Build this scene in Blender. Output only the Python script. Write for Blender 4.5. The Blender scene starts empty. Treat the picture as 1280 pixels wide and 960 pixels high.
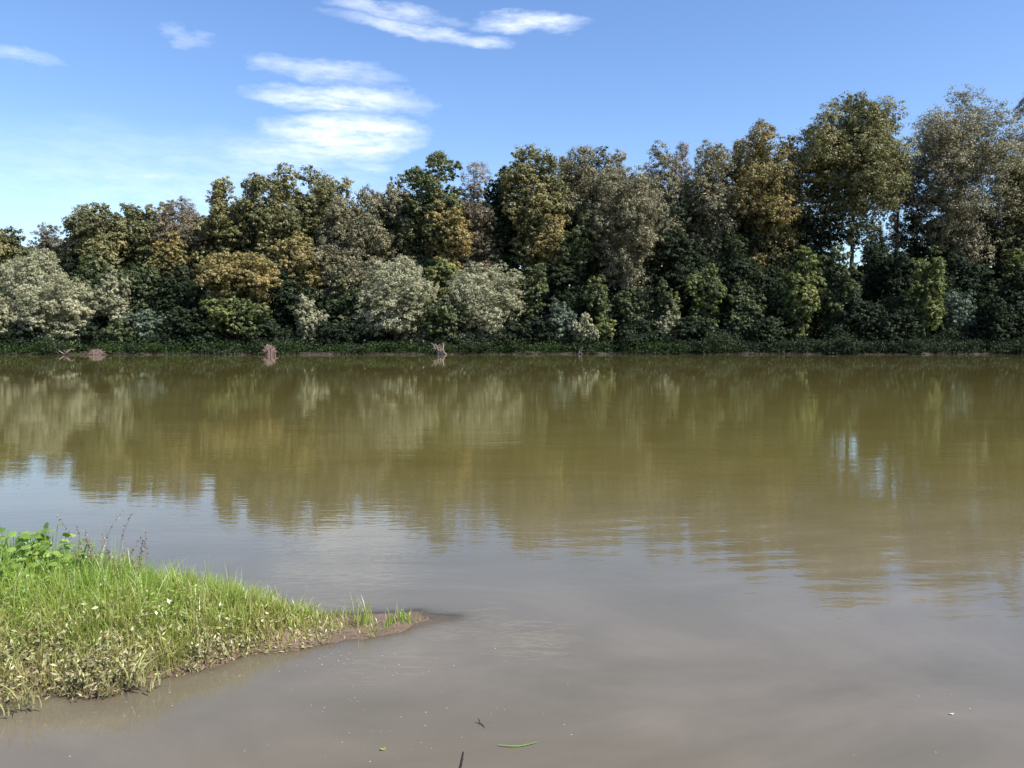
import bpy, math, random
import numpy as np
from mathutils import Matrix, Vector

# ------------------------------------------------------------------ scene, camera, light
sc = bpy.context.scene
C = sc.collection
H = 1.9                                   # eye height above the river
FPX = 1004.6                              # focal length in photo pixels (1280 wide)
PITCH = math.radians(3.19)
ROLL = math.radians(0.1)

cam_d = bpy.data.cameras.new('camera'); cam = bpy.data.objects.new('camera', cam_d); C.objects.link(cam)
cam_d.sensor_width = 36.0; cam_d.lens = 36.0 * FPX / 1280.0
cam_d.clip_start = 0.05; cam_d.clip_end = 6000
cam.rotation_mode = 'QUATERNION'
RM = Matrix.Rotation(math.pi/2 - PITCH, 3, 'X') @ Matrix.Rotation(ROLL, 3, 'Z')
cam.rotation_quaternion = RM.to_quaternion()
cam.location = (0, 0, H)
sc.camera = cam
sc.cycles.max_bounces = 6; sc.cycles.diffuse_bounces = 3; sc.cycles.glossy_bounces = 3
sc.cycles.transmission_bounces = 3; sc.cycles.transparent_max_bounces = 6
sc.cycles.sample_clamp_indirect = 6.0
sc.cycles.caustics_reflective = False; sc.cycles.caustics_refractive = False
sc.view_settings.view_transform = 'Standard'; sc.view_settings.look = 'None'
sc.view_settings.gamma = 1.0; sc.view_settings.use_curve_mapping = False
sc.view_settings.exposure = 0.80

SUN = Vector((0.62, -0.36, 0.86)).normalized()
SUN_EL = math.asin(SUN.z); SUN_AZ = math.atan2(SUN.x, SUN.y)

def ray(px, py):
    v = RM @ Vector(((px-640)/FPX, -(py-480)/FPX, -1.0)); return v
def at(px, py, Y):
    v = ray(px, py); k = Y/v.y
    return Vector((v.x*k, Y, H+v.z*k))
def onwater(px, py, z=0.0):
    v = ray(px, py); k = (z-H)/v.z
    return Vector((v.x*k, v.y*k, z))

w = bpy.data.worlds.new("World"); sc.world = w; w.use_nodes = True
NT = w.node_tree; NT.nodes.clear()
def wn(t, **k):
    n = NT.nodes.new(t)
    for a, b in k.items(): setattr(n, a, b)
    return n
def L(a, b): NT.links.new(a, b)
def wmath(op, a, b=None, c=None, clamp=False):
    n = wn('ShaderNodeMath', operation=op, use_clamp=clamp)
    for i, v in enumerate((a, b, c)):
        if v is None: continue
        if isinstance(v, (int, float)): n.inputs[i].default_value = v
        else: L(v, n.inputs[i])
    return n.outputs[0]
sky = wn('ShaderNodeTexSky', sky_type='NISHITA', sun_disc=False)
sky.sun_elevation = SUN_EL; sky.sun_rotation = SUN_AZ
sky.air_density = 1.0; sky.dust_density = 0.5; sky.ozone_density = 2.2; sky.altitude = 100
tc = wn('ShaderNodeTexCoord')
sp = wn('ShaderNodeSeparateXYZ'); L(tc.outputs['Generated'], sp.inputs[0])
X_, Y_, Z_ = sp.outputs
az = wmath('ARCTAN2', X_, Y_)
el = wmath('ARCSINE', Z_)
# thin cirrus, laid out by azimuth and elevation on the sky itself
cmb = wn('ShaderNodeCombineXYZ'); L(az, cmb.inputs[0]); L(el, cmb.inputs[1])
def noise(scale_xyz, scale, detail, rough, rot=0.0):
    m = wn('ShaderNodeMapping'); m.inputs['Scale'].default_value = scale_xyz; m.inputs['Rotation'].default_value = (0, 0, rot)
    L(cmb.outputs[0], m.inputs[0])
    n = wn('ShaderNodeTexNoise'); n.inputs['Scale'].default_value = scale; n.inputs['Detail'].default_value = detail
    n.inputs['Roughness'].default_value = rough
    L(m.outputs[0], n.inputs['Vector']); return n
warp = noise((1, 2.6, 1), 11, 8, 0.62)
ws = wn('ShaderNodeSeparateXYZ'); L(warp.outputs['Color'], ws.inputs[0])
azw = wmath('ADD', az, wmath('MULTIPLY', wmath('SUBTRACT', ws.outputs[0], 0.5), 0.10))
elw = wmath('ADD', el, wmath('MULTIPLY', wmath('SUBTRACT', ws.outputs[1], 0.5), 0.045))
streak = noise((1, 4.2, 1), 17, 10, 0.70, 0.16)
CL = [ # px, py, rx, ry, tilt (deg, + = right end lower), density
 (492, 12, 92, 12, 4, .50), (520, 38, 118, 11, 6, .52), (660, 30, 84, 14, 3, .66), (590, 50, 56, 9, 5, .45),
 (228, 45, 36, 8, 5, .27), (18, 67, 34, 10, 4, .30), (405, 90, 104, 15, 5, .46), (425, 124, 125, 16, 1, .68),
 (428, 172, 112, 32, -4, .84), (350, 200, 110, 26, -4, .42), (208, 224, 60, 10, 0, .34), (460, 208, 40, 9, 0, .36),
 (326, 74, 20, 10, 0, .32), (240, 235, 300, 75, 0, .26)]
tot = None
for (px, py, rx, ry, tilt, dn) in CL:
    d = ray(px, py).normalized(); a0 = math.atan2(d.x, d.y); e0 = math.asin(d.z)
    t = math.radians(-tilt); rx /= FPX; ry /= FPX
    da = wmath('SUBTRACT', azw, a0); de = wmath('SUBTRACT', elw, e0)
    u = wmath('ADD', wmath('MULTIPLY', da, math.cos(t)/rx), wmath('MULTIPLY', de, math.sin(t)/rx))
    v = wmath('ADD', wmath('MULTIPLY', da, -math.sin(t)/ry), wmath('MULTIPLY', de, math.cos(t)/ry))
    r2 = wmath('ADD', wmath('MULTIPLY', u, u), wmath('MULTIPLY', v, v))
    g = wmath('MULTIPLY', wmath('SUBTRACT', 1.0, r2, clamp=True), dn)
    tot = g if tot is None else wmath('MAXIMUM', tot, g)
sm = wmath('MULTIPLY', wmath('SUBTRACT', streak.outputs['Fac'], 0.5), 1.5)
cov = wmath('MULTIPLY', wmath('POWER', tot, 1.15), wmath('ADD', wmath('MULTIPLY', sm, 2.1), 0.78), clamp=True)
cov = wmath('MINIMUM', cov, 0.93)
hs = wn('ShaderNodeHueSaturation'); L(sky.outputs[0], hs.inputs['Color'])
hs.inputs['Saturation'].default_value = 1.16; hs.inputs['Hue'].default_value = 0.508; hs.inputs['Value'].default_value = 1.0
mx = wn('ShaderNodeMix', data_type='RGBA')
L(cov, mx.inputs['Factor']); L(hs.outputs[0], mx.inputs['A'])
mx.inputs['B'].default_value = (6.4, 6.7, 7.2, 1)
bg = wn('ShaderNodeBackground'); bg.inputs['Strength'].default_value = 0.125
L(mx.outputs['Result'], bg.inputs['Color'])
out = wn('ShaderNodeOutputWorld'); L(bg.outputs[0], out.inputs[0])

sl = bpy.data.lights.new('sun', 'SUN'); sl.energy = 5.0; sl.angle = math.radians(0.5); sl.color = (1.0, 0.95, 0.87)
so = bpy.data.objects.new('sun', sl); C.objects.link(so)
so.rotation_mode = 'QUATERNION'; so.rotation_quaternion = SUN.to_track_quat('Z', 'Y')

# ------------------------------------------------------------------ helpers
def mat(name):
    m = bpy.data.materials.new(name); m.use_nodes = True; m.node_tree.nodes.clear(); return m
class N:
    """small node helper"""
    def __init__(s, m): s.t = m.node_tree
    def n(s, typ, ins=None, **k):
        o = s.t.nodes.new(typ)
        for a, b in k.items(): setattr(o, a, b)
        for a, b in (ins or {}).items():
            if isinstance(b, bpy.types.NodeSocket): s.t.links.new(b, o.inputs[a])
            else: o.inputs[a].default_value = b
        return o
    def m(s, op, a, b=0.0, clamp=False):
        o = s.n('ShaderNodeMath', {0: a, 1: b}, operation=op); o.use_clamp = clamp; return o.outputs[0]
    def ramp(s, fac, stops):
        o = s.n('ShaderNodeValToRGB', {'Fac': fac}); e = o.color_ramp.elements
        while len(e) < len(stops): e.new(0.5)
        for i, (p, c) in enumerate(stops): e[i].position = p; e[i].color = (*c, 1)
        return o.outputs['Color']

def leaf_mat(name, stops, trans=0.3, gloss=0.03, rough=0.6):
    m = mat(name); h = N(m)
    at_ = h.n('ShaderNodeAttribute', attribute_name='tint')
    oi = h.n('ShaderNodeObjectInfo')
    f = h.m('ADD', at_.outputs['Fac'], h.m('MULTIPLY', h.m('SUBTRACT', oi.outputs['Random'], 0.5), 0.18), clamp=True)
    col = h.ramp(f, stops)
    d = h.n('ShaderNodeBsdfDiffuse', {'Color': col}); 
    hsv = h.n('ShaderNodeHueSaturation', {'Color': col, 'Saturation': 1.15, 'Value': 1.15, 'Hue': 0.49})
    t = h.n('ShaderNodeBsdfTranslucent', {'Color': hsv.outputs[0]})
    x = h.n('ShaderNodeMixShader', {0: trans, 1: d.outputs[0], 2: t.outputs[0]})
    g = h.n('ShaderNodeBsdfGlossy', {'Color': (1, 1, 1, 1), 'Roughness': rough})
    y = h.n('ShaderNodeMixShader', {0: gloss, 1: x.outputs[0], 2: g.outputs[0]})
    h.n('ShaderNodeOutputMaterial', {'Surface': y.outputs[0]})
    return m
def bark_mat(name, a, b, scale=3.0):
    m = mat(name); h = N(m)
    tc = h.n('ShaderNodeTexCoord')
    mp = h.n('ShaderNodeMapping', {0: tc.outputs['Object'], 'Scale': (1, 1, 0.25)})
    nz = h.n('ShaderNodeTexNoise', {'Vector': mp.outputs[0], 'Scale': scale, 'Detail': 6.0, 'Roughness': 0.65})
    col = h.ramp(nz.outputs['Fac'], [(0.3, a), (0.7, b)])
    bp = h.n('ShaderNodeBump', {'Height': nz.outputs['Fac'], 'Strength': 0.5, 'Distance': 0.05})
    p = h.n('ShaderNodeBsdfPrincipled', {'Base Color': col, 'Roughness': 0.85, 'Normal': bp.outputs[0]})
    h.n('ShaderNodeOutputMaterial', {'Surface': p.outputs[0]})
    return m

def mesh_from(name, V, F, m=None, tint=None, smooth=False):
    """V (n,3); F (k,4) or (k,3) arrays -> mesh"""
    me = bpy.data.meshes.new(name)
    V = np.asarray(V, np.float32); F = np.asarray(F, np.int32); k = F.shape[1]
    me.vertices.add(len(V)); me.vertices.foreach_set('co', V.ravel())
    me.loops.add(F.size); me.loops.foreach_set('vertex_index', F.ravel())
    me.polygons.add(len(F)); me.polygons.foreach_set('loop_start', np.arange(0, F.size, k, dtype=np.int32))
    if smooth: me.polygons.foreach_set('use_smooth', np.ones(len(F), bool))
    if tint is not None:
        a = me.attributes.new('tint', 'FLOAT', 'POINT'); a.data.foreach_set('value', np.asarray(tint, np.float32))
    me.update(calc_edges=True)
    if m: me.materials.append(m)
    return me
def link(name, me, parent=None, loc=None):
    o = bpy.data.objects.new(name, me); C.objects.link(o)
    if parent: o.parent = parent
    if loc is not None: o.location = loc
    return o
def tag(o, label=None, cat=None, group=None, kind=None):
    if label: o['label'] = label
    if cat: o['category'] = cat
    if group: o['group'] = group
    if kind: o['kind'] = kind
    return o
def empty(name, loc):
    o = bpy.data.objects.new(name, None); C.objects.link(o); o.location = loc
    o.empty_display_size = 0.2
    return o

class Geo:
    def __init__(s): s.V = []; s.F = []; s.T = []; s.n = 0
    def add(s, V, F, T=0.5):
        V = np.asarray(V, float); s.V.append(V); s.F.append(np.asarray(F)+s.n); s.n += len(V)
        s.T.append(np.full(len(V), T) if np.isscalar(T) else np.asarray(T))
    def tube(s, P, R, k=6, T=0.5):
        P = np.asarray(P, float); R = np.asarray(R, float); n = len(P)
        d = np.gradient(P, axis=0); d /= np.linalg.norm(d, axis=1)[:, None]+1e-9
        ref = np.array([0.3, 0.95, 0.05]) if abs(d[0][1]) < 0.8 else np.array([1.0, 0, 0])
        a = np.cross(d, ref); a /= np.linalg.norm(a, axis=1)[:, None]+1e-9
        b = np.cross(d, a)
        th = np.linspace(0, 2*np.pi, k, endpoint=False)
        V = P[:, None, :] + R[:, None, None]*(np.cos(th)[None, :, None]*a[:, None, :]+np.sin(th)[None, :, None]*b[:, None, :])
        i = np.arange(n-1)[:, None]*k; j = np.arange(k)[None, :]; j2 = (j+1) % k
        F = np.stack([i+j, i+j2, i+k+j2, i+k+j], -1).reshape(-1, 4)
        s.add(V.reshape(-1, 3), F, T)
        V2 = np.vstack([V[-1], P[-1]+d[-1]*R[-1]]); q = np.arange(0, k, 2)
        s.add(V2, np.stack([q, (q+1) % k, (q+2) % k, np.full(len(q), k)], -1), T)
    def mesh(s, name, m, smooth=False):
        return mesh_from(name, np.vstack(s.V), np.vstack(s.F), m, np.concatenate(s.T), smooth)

def leaves(P, Nrm, size, aspect, rng, tint, up=None):
    """diamond leaf quads at P with facing Nrm -> V, F, T"""
    n = len(P)
    Nrm = Nrm/(np.linalg.norm(Nrm, axis=1)[:, None]+1e-9)
    r = rng.normal(size=(n, 3))
    if up is not None: r = r*0.8 + up
    t = r-(r*Nrm).sum(1)[:, None]*Nrm; t /= np.linalg.norm(t, axis=1)[:, None]+1e-9
    b = np.cross(Nrm, t)
    sz = size*rng.uniform(0.45, 1.0, n)[:, None]**1.3*1.5
    wd = sz*aspect
    bend = Nrm*sz*rng.uniform(-0.22, 0.05, n)[:, None]
    V = np.stack([P-t*sz*0.5, P+b*wd*0.5+t*sz*0.05, P+t*sz*0.5+bend, P-b*wd*0.5+t*sz*0.05], 1).reshape(-1, 3)
    F = np.arange(4*n).reshape(-1, 4)
    return V, F, np.repeat(tint, 4)

# ------------------------------------------------------------------ terrain
def bank_y(x): return 100.0+0.11*x+1.2*np.sin(x*0.06+1.0)+0.5*np.sin(x*0.23)+0.22*np.sin(x*0.9+2)
POLY = np.array([(-30, -6), (-9, 1.6), (-5, 2.9), (-3.4, 3.95), (-2.72, 4.08), (-2.42, 4.2), (-2.16, 4.18), (-1.98, 4.40),
                 (-1.75, 4.58), (-1.61, 4.76), (-1.40, 4.80), (-1.18, 4.93), (-.95, 4.98), (-.66, 5.2), (-.50, 5.36),
                 (-.66, 5.50), (-1.0, 5.46), (-1.34, 5.40), (-1.8, 5.46), (-2.4, 5.62), (-3.2, 5.85), (-5, 6.4), (-9, 8), (-30, 14)])
def sdf(x, y, P):
    x = np.asarray(x, float); y = np.asarray(y, float)
    d = np.full(x.shape, 1e9); ins = np.zeros(x.shape, bool)
    n = len(P)
    for i in range(n):
        ax, ay = P[i]; bx, by = P[(i+1) % n]
        ex, ey = bx-ax, by-ay; wx, wy = x-ax, y-ay
        t = np.clip((wx*ex+wy*ey)/(ex*ex+ey*ey), 0, 1)
        d = np.minimum(d, np.hypot(wx-ex*t, wy-ey*t))
        c = ((ay > y) != (by > y)) & (x < (bx-ax)*(y-ay)/(by-ay+1e-12)+ax)
        ins ^= c
    return np.where(ins, d, -d)
def sn(x, y, s, seed=0):
    return (np.sin(x*s*1.0+y*s*0.7+seed)+np.sin(-x*s*0.6+y*s*1.3+seed*2.1)+np.sin(x*s*1.7-y*s*0.4+seed*0.7))/3
def ground_h(x, y):
    x = np.asarray(x, float); y = np.asarray(y, float)
    # far bank: short mud step, then a gentle slope
    t = y-bank_y(x)
    far = np.where(t < 0, np.maximum(t*0.5, -1.6), np.minimum((0.16+0.10*sn(x, y, 0.5, 3))*np.clip(t/0.5, 0, 1)+np.clip(t-0.5, 0, 9)*0.13, 1.6)+0.12*np.clip(t, 0, 1)*sn(x, y, 0.8))
    far = far-0.03
    d = sdf(x, y, POLY)+0.035*sn(x, y, 9, 1)+0.02*sn(x, y, 23, 4)
    near = np.where(d < 0, np.maximum(d*0.42, -1.6), np.interp(x, [-2.2, -1.5, -1.1], [0.17, 0.12, 0.022])*(1-np.exp(-np.clip(d, 0, 9)/0.20)))
    near = near+np.where(d > 0, 0.012*sn(x, y, 17, 2)+0.008*sn(x, y, 41, 5), 0)*np.clip(d*8, 0, 1)
    # drowned end of the spit, running on under the surface
    bar = 0.055*np.exp(-(((x+0.28)/0.42)**2+((y-5.42-0.1*(x+.3))/0.16)**2))
    near = near+np.where(d < 0, bar, 0)
    near = np.minimum(near, np.where(d < 0, -0.004, 9))
    # the bank the camera stands on
    d2 = 2.55+0.12*np.sin(x*1.3)-y
    own = np.where(d2 < 0, np.maximum(d2*0.5, -1.6), 0.30*(1-np.exp(-d2/0.5)))
    return np.maximum(np.maximum(far, near), own)

def axis(*segs):
    a = [np.arange(s, e, st) for s, e, st in segs]; return np.unique(np.round(np.concatenate(a), 4))
gx = axis((-3000, -400, 400), (-400, -80, 8), (-80, -8, 2), (-8, -3.2, 0.2), (-3.2, 0.6, 0.025), (0.6, 4, 0.2), (4, 80, 2), (80, 400, 8), (400, 3001, 400))
gy = axis((-3000, -40, 400), (-40, 2, 1.5), (2, 3.8, 0.15), (3.8, 6.2, 0.03), (6.2, 9, 0.2), (9, 84, 3), (84, 116, 0.4), (116, 160, 4), (160, 400, 40), (400, 4001, 400))
def grid(gx, gy, fz, name, m, extra=None):
    X, Y = np.meshgrid(gx, gy); Z = fz(X, Y)
    V = np.stack([X, Y, Z], -1).reshape(-1, 3)
    nx, ny = len(gx), len(gy)
    i = np.arange(ny-1)[:, None]*nx; j = np.arange(nx-1)[None, :]
    F = np.stack([i+j, i+j+1, i+nx+j+1, i+nx+j], -1).reshape(-1, 4)
    return mesh_from(name, V, F, m, smooth=True, tint=(extra(X, Y).ravel() if extra else None))

mg = mat('river mud and bank soil'); h = N(mg)
tcn = h.n('ShaderNodeTexCoord')
n1 = h.n('ShaderNodeTexNoise', {'Vector': tcn.outputs['Object'], 'Scale': 3.0, 'Detail': 8.0, 'Roughness': 0.7})
n2 = h.n('ShaderNodeTexNoise', {'Vector': tcn.outputs['Object'], 'Scale': 22.0, 'Detail': 8.0, 'Roughness': 0.75})
cm = h.ramp(n1.outputs['Fac'], [(0.3, (0.18, 0.115, 0.08)), (0.5, (0.26, 0.175, 0.125)), (0.72, (0.36, 0.255, 0.19))])
c2 = h.ramp(n2.outputs['Fac'], [(0.35, (0.55, 0.5, 0.45)), (0.6, (1, 1, 1))])
cc = h.n('ShaderNodeMix', {'Factor': 0.8, 'A': cm, 'B': c2}, data_type='RGBA', blend_type='MULTIPLY')
gsep = h.n('ShaderNodeSeparateXYZ', {0: tcn.outputs['Object']})
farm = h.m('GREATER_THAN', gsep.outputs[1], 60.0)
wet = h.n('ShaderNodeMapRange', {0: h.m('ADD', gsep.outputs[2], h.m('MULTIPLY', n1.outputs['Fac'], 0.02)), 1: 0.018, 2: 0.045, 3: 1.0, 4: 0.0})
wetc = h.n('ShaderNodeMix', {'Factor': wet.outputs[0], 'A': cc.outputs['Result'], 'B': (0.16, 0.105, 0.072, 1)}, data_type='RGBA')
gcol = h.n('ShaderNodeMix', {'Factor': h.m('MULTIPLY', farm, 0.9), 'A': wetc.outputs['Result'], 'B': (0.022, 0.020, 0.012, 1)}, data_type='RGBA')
bpn = h.n('ShaderNodeBump', {'Height': n2.outputs['Fac'], 'Strength': 0.9, 'Distance': 0.03})
pr = h.n('ShaderNodeBsdfPrincipled', {'Base Color': gcol.outputs['Result'], 'Roughness': h.m('SUBTRACT', 0.75, h.m('MULTIPLY', wet.outputs[0], 0.45)), 'Normal': bpn.outputs[0]})
h.n('ShaderNodeOutputMaterial', {'Surface': pr.outputs[0]})
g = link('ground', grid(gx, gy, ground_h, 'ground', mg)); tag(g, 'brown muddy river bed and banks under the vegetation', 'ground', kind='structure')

# ------------------------------------------------------------------ water
mw = mat('muddy river water'); h = N(mw)
tcn = h.n('ShaderNodeTexCoord')
def wnoise(scale, sx, sy, detail, rough=0.5, rot=0.0, dist=0.0):
    mp = h.n('ShaderNodeMapping', {0: tcn.outputs['Object'], 'Scale': (sx, sy, 1), 'Rotation': (0, 0, rot)})
    return h.n('ShaderNodeTexNoise', {'Vector': mp.outputs[0], 'Scale': scale, 'Detail': detail, 'Roughness': rough, 'Distortion': dist}).outputs['Fac']
big = wnoise(0.05, 1, 2.2, 3.0, 0.5)
med = wnoise(0.35, 0.6, 1.6, 3.0, 0.5, 0.2)
calm = h.ramp(big, [(0.40, (0.35, 0.35, 0.35)), (0.62, (1, 1, 1))])
swell = wnoise(0.55, 0.35, 1.3, 2.0, 0.4, 0.15)
rip = wnoise(2.6, 0.45, 1.5, 3.0, 0.5, -0.12, 0.6)
fine = wnoise(9.0, 0.6, 1.5, 2.0, 0.5, 0.1)
hgt = h.m('ADD', h.m('MULTIPLY', swell, 0.0075), h.m('ADD', h.m('MULTIPLY', rip, 0.0026), h.m('MULTIPLY', fine, 0.0013)))
hgt = h.m('MULTIPLY', hgt, h.n('ShaderNodeSeparateColor', {0: calm}).outputs[0])
wv = h.n('ShaderNodeTexWave', {'Vector': h.n('ShaderNodeMapping', {0: tcn.outputs['Object'], 'Location': (2.0, -14.0, 0), 'Scale': (0.55, 1, 1)}).outputs[0], 'Scale': 0.95, 'Distortion': 5.0, 'Detail': 2.0, 'Detail Scale': 0.7}, wave_type='RINGS', rings_direction='Z')
s3 = h.n('ShaderNodeSeparateXYZ', {0: tcn.outputs['Object']})
e1 = h.m('MULTIPLY', h.m('SUBTRACT', s3.outputs[0], 2.6), 0.38); e2 = h.m('MULTIPLY', h.m('SUBTRACT', s3.outputs[1], 7.2), 0.42)
zone = h.m('SUBTRACT', 1.0, h.m('ADD', h.m('MULTIPLY', e1, e1), h.m('MULTIPLY', e2, e2)), True)
hgt = h.m('ADD', hgt, h.m('MULTIPLY', h.m('MULTIPLY', wv.outputs['Fac'], zone), 0.0008))
slack = h.n('ShaderNodeMapRange', {0: h.n('ShaderNodeSeparateXYZ', {0: tcn.outputs['Object']}).outputs[1], 1: 9.0, 2: 45.0, 3: 1.15, 4: 0.20})
hgt = h.m('MULTIPLY', hgt, slack.outputs[0])
bpn = h.n('ShaderNodeBump', {'Height': hgt, 'Strength': 1.0, 'Distance': 1.0})
sil = wnoise(0.8, 0.5, 1.0, 5.0, 0.6, 0.3, 0.5)
wcol = h.ramp(sil, [(0.3, (0.096, 0.081, 0.024)), (0.7, (0.114, 0.096, 0.031))])
wcs = h.n('ShaderNodeSeparateXYZ', {0: tcn.outputs['Object']})
# greyer near water: sky reflection put into the base colour, plus silt swirls
nearf = h.n('ShaderNodeMapRange', {0: wcs.outputs[1], 1: 3.0, 2: 13.0, 3: 1.0, 4: 0.0}); nearf.interpolation_type = 'SMOOTHSTEP'
wc2 = h.n('ShaderNodeMix', {'Factor': nearf.outputs[0], 'A': wcol, 'B': h.ramp(wnoise(0.55, 0.6, 1.0, 6.0, 0.62, 0.5, 1.6), [(0.32, (0.108, 0.092, 0.062)), (0.52, (0.130, 0.110, 0.078)), (0.72, (0.158, 0.132, 0.096))])}, data_type='RGBA')
pw = h.n('ShaderNodeBsdfPrincipled', {'Base Color': wc2.outputs['Result'], 'Roughness': 0.02, 'IOR': 1.333, 'Normal': bpn.outputs[0]})
trn = h.n('ShaderNodeBsdfTransparent', {'Color': (0.88, 0.82, 0.72, 1)})
sha = h.n('ShaderNodeAttribute', attribute_name='tint')
mxs = h.n('ShaderNodeMixShader', {0: sha.outputs['Fac'], 1: pw.outputs[0], 2: trn.outputs[0]})
h.n('ShaderNodeOutputMaterial', {'Surface': mxs.outputs[0]})
def shallow(X, Y):
    d = -ground_h(X, Y)
    return np.clip(np.exp(-np.clip(d, 0, 9)/0.022)*0.62, 0, 0.62)*(Y < 20)*(Y > 3)
wx = axis((-3000, -400, 400), (-400, -8, 8), (-8, -3.2, 0.4), (-3.2, 0.8, 0.04), (0.8, 4, 0.4), (4, 400, 8), (400, 3001, 400))
wy = axis((-6, 3.6, 0.5), (3.6, 6.2, 0.04), (6.2, 9, 0.4), (9, 100, 5), (100, 1000, 50))
def wz(X, Y): return np.zeros_like(X)
wyb = wy[wy < 150]
wo = link('river', grid(wx, wyb, wz, 'river', mw, shallow)); tag(wo, 'calm brown river with soft ripples reflecting the trees', 'river', kind='structure')

# ------------------------------------------------------------------ foliage materials (leaf colours)
M = {
 'olive':  leaf_mat('olive leaves', [(0.0, (0.060, 0.070, 0.024)), (0.45, (0.170, 0.170, 0.062)), (0.8, (0.260, 0.240, 0.095)), (1, (0.32, 0.27, 0.11))]),
 'grey':   leaf_mat('grey green poplar leaves', [(0.0, (0.090, 0.092, 0.048)), (0.5, (0.205, 0.192, 0.105)), (1, (0.34, 0.30, 0.19))], 0.22),
 'brown':  leaf_mat('brownish thin leaves', [(0.0, (0.090, 0.078, 0.046)), (0.5, (0.195, 0.162, 0.100)), (1, (0.30, 0.225, 0.145))], 0.22),
 'ochre':  leaf_mat('yellowing leaves', [(0.0, (0.090, 0.088, 0.024)), (0.45, (0.235, 0.200, 0.070)), (1, (0.42, 0.31, 0.11))]),
 'silver': leaf_mat('silvery willow leaves', [(0.0, (0.18, 0.19, 0.105)), (0.5, (0.32, 0.32, 0.19)), (1, (0.47, 0.455, 0.30))], 0.22, 0.03),
 'green':  leaf_mat('fresh green leaves', [(0.0, (0.025, 0.042, 0.014)), (0.5, (0.080, 0.108, 0.034)), (1, (0.19, 0.20, 0.070))], 0.38),
 'bright': leaf_mat('bright green leaves', [(0.0, (0.050, 0.075, 0.020)), (0.5, (0.140, 0.175, 0.045)), (1, (0.27, 0.28, 0.085))], 0.40),
 'dark':   leaf_mat('shade darkened green leaves', [(0.0, (0.010, 0.020, 0.010)), (0.5, (0.024, 0.038, 0.017)), (1, (0.060, 0.075, 0.030))], 0.25, 0.012),  # green lowered so the leaf colour itself carries the shade under the wood
 'creep':  leaf_mat('creeper leaves', [(0.0, (0.012, 0.028, 0.008)), (0.5, (0.030, 0.058, 0.013)), (1, (0.10, 0.13, 0.03))], 0.3, .012),
 'blue':   leaf_mat('bluish leaves', [(0.0, (0.06, 0.09, 0.06)), (0.5, (0.11, 0.15, 0.10)), (1, (0.2, 0.23, 0.15))], 0.2),
}
BARK = bark_mat('grey brown bark', (0.035, 0.03, 0.022), (0.10, 0.085, 0.065))
PALE = bark_mat('pale poplar bark', (0.20, 0.18, 0.15), (0.36, 0.33, 0.28))
SHAPE = { # leaf spray length, aspect
 'olive': (0.27, 0.6), 'grey': (0.24, 0.55), 'brown': (0.22, 0.45), 'ochre': (0.26, 0.6), 'silver': (0.27, 0.34),
 'green': (0.29, 0.6), 'bright': (0.30, 0.6), 'dark': (0.29, 0.6), 'blue': (0.26, 0.4)}

def crown_points(rng, hw, hz, cz, n_leaf, lobes, open_=0.0, droop=0.0, hd=None, lo=0.22, hi=0.40):
    """lobed crown about (0,0,cz): returns lobe centres, radii, leaf points, normals, tint"""
    hd = hd or hw*0.9
    cen = []; rad = []; lobes = int(lobes*2.2)+5
    for i in range(lobes):
        for _ in range(60):
            v = rng.normal(size=3); v /= np.linalg.norm(v)
            v[2] = abs(v[2])*1.0 if rng.random() < 0.62 else v[2]
            rr = rng.uniform(0.42, 0.80) if i % 4 else rng.uniform(0, 0.55)
            v = v/(np.abs(v)**2.25).sum()**(1/2.25)
            c = v*rr*np.array([hw, hd, hz])
            r = rng.uniform(lo, hi)*min(hw, hz*1.1)*(1.0 if i > 4 else 1.5)
            if i < 5: c = c*0.6; break
            dd = [np.linalg.norm(c-q)/(r+s) for q, s in zip(cen, rad)]
            if 0.45+0.2*open_ < min(dd) < 0.95: break
        cen.append(c); rad.append(r)
    cen = np.array(cen); rad = np.array(rad)
    wts = rad**2/np.sum(rad**2)
    P = []; NN = []; T = []
    for c, r, wt in zip(cen, rad, wts):
        nl = max(30, int(n_leaf*wt)); ns = max(6, int(nl/26))
        v = rng.normal(size=(ns, 3)); v /= np.linalg.norm(v, axis=1)[:, None]
        v[:, 2] = np.where(rng.random(ns) < 0.35, np.abs(v[:, 2]), v[:, 2])
        rr = np.where(rng.random(ns) < 0.78, rng.uniform(0.72, 1.12, ns), rng.uniform(0.1, 0.7, ns))
        sc_ = c+v*(r*rr)[:, None]*np.array([1, 1, 0.88])
        sr = r*rng.uniform(0.14, 0.30, ns)
        ct = rng.normal(0, 0.16)
        st = ct+rng.normal(0, 0.09, ns)
        idx = rng.integers(0, ns, nl)
        off = rng.normal(size=(nl, 3))*0.50; 
        p = sc_[idx]+off*sr[idx][:, None]*np.array([1.1, 1.1, 0.62])
        out = p-c
        out /= np.linalg.norm(out, axis=1)[:, None]+1e-6
        sub = off[:, :]/(np.linalg.norm(off, axis=1)[:, None]+1e-6)
        nn = out*0.65+sub*0.75+np.array([0, 0, 0.42])+rng.normal(size=(nl, 3))*0.36
        p[:, 2] -= droop*np.maximum(0, np.hypot(p[:, 0]/hw, p[:, 1]/hd)-0.45)*hz
        P.append(p); NN.append(nn); T.append(np.clip(0.45+st[idx]+rng.normal(0, 0.13, nl), 0, 1))
    P = np.vstack(P)
    # settle the crown into its full width and height
    for ax_, ext in ((0, hw), (1, hd), (2, hz)):
        a, b = np.percentile(P[:, ax_], [0.12, 99.88]); k = 2*ext/(b-a); o_ = -(a+b)/2
        P[:, ax_] = (P[:, ax_]+o_)*k; cen[:, ax_] = (cen[:, ax_]+o_)*k
    return cen+[0, 0, cz], rad, P+[0, 0, cz], np.vstack(NN), np.concatenate(T)

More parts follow.
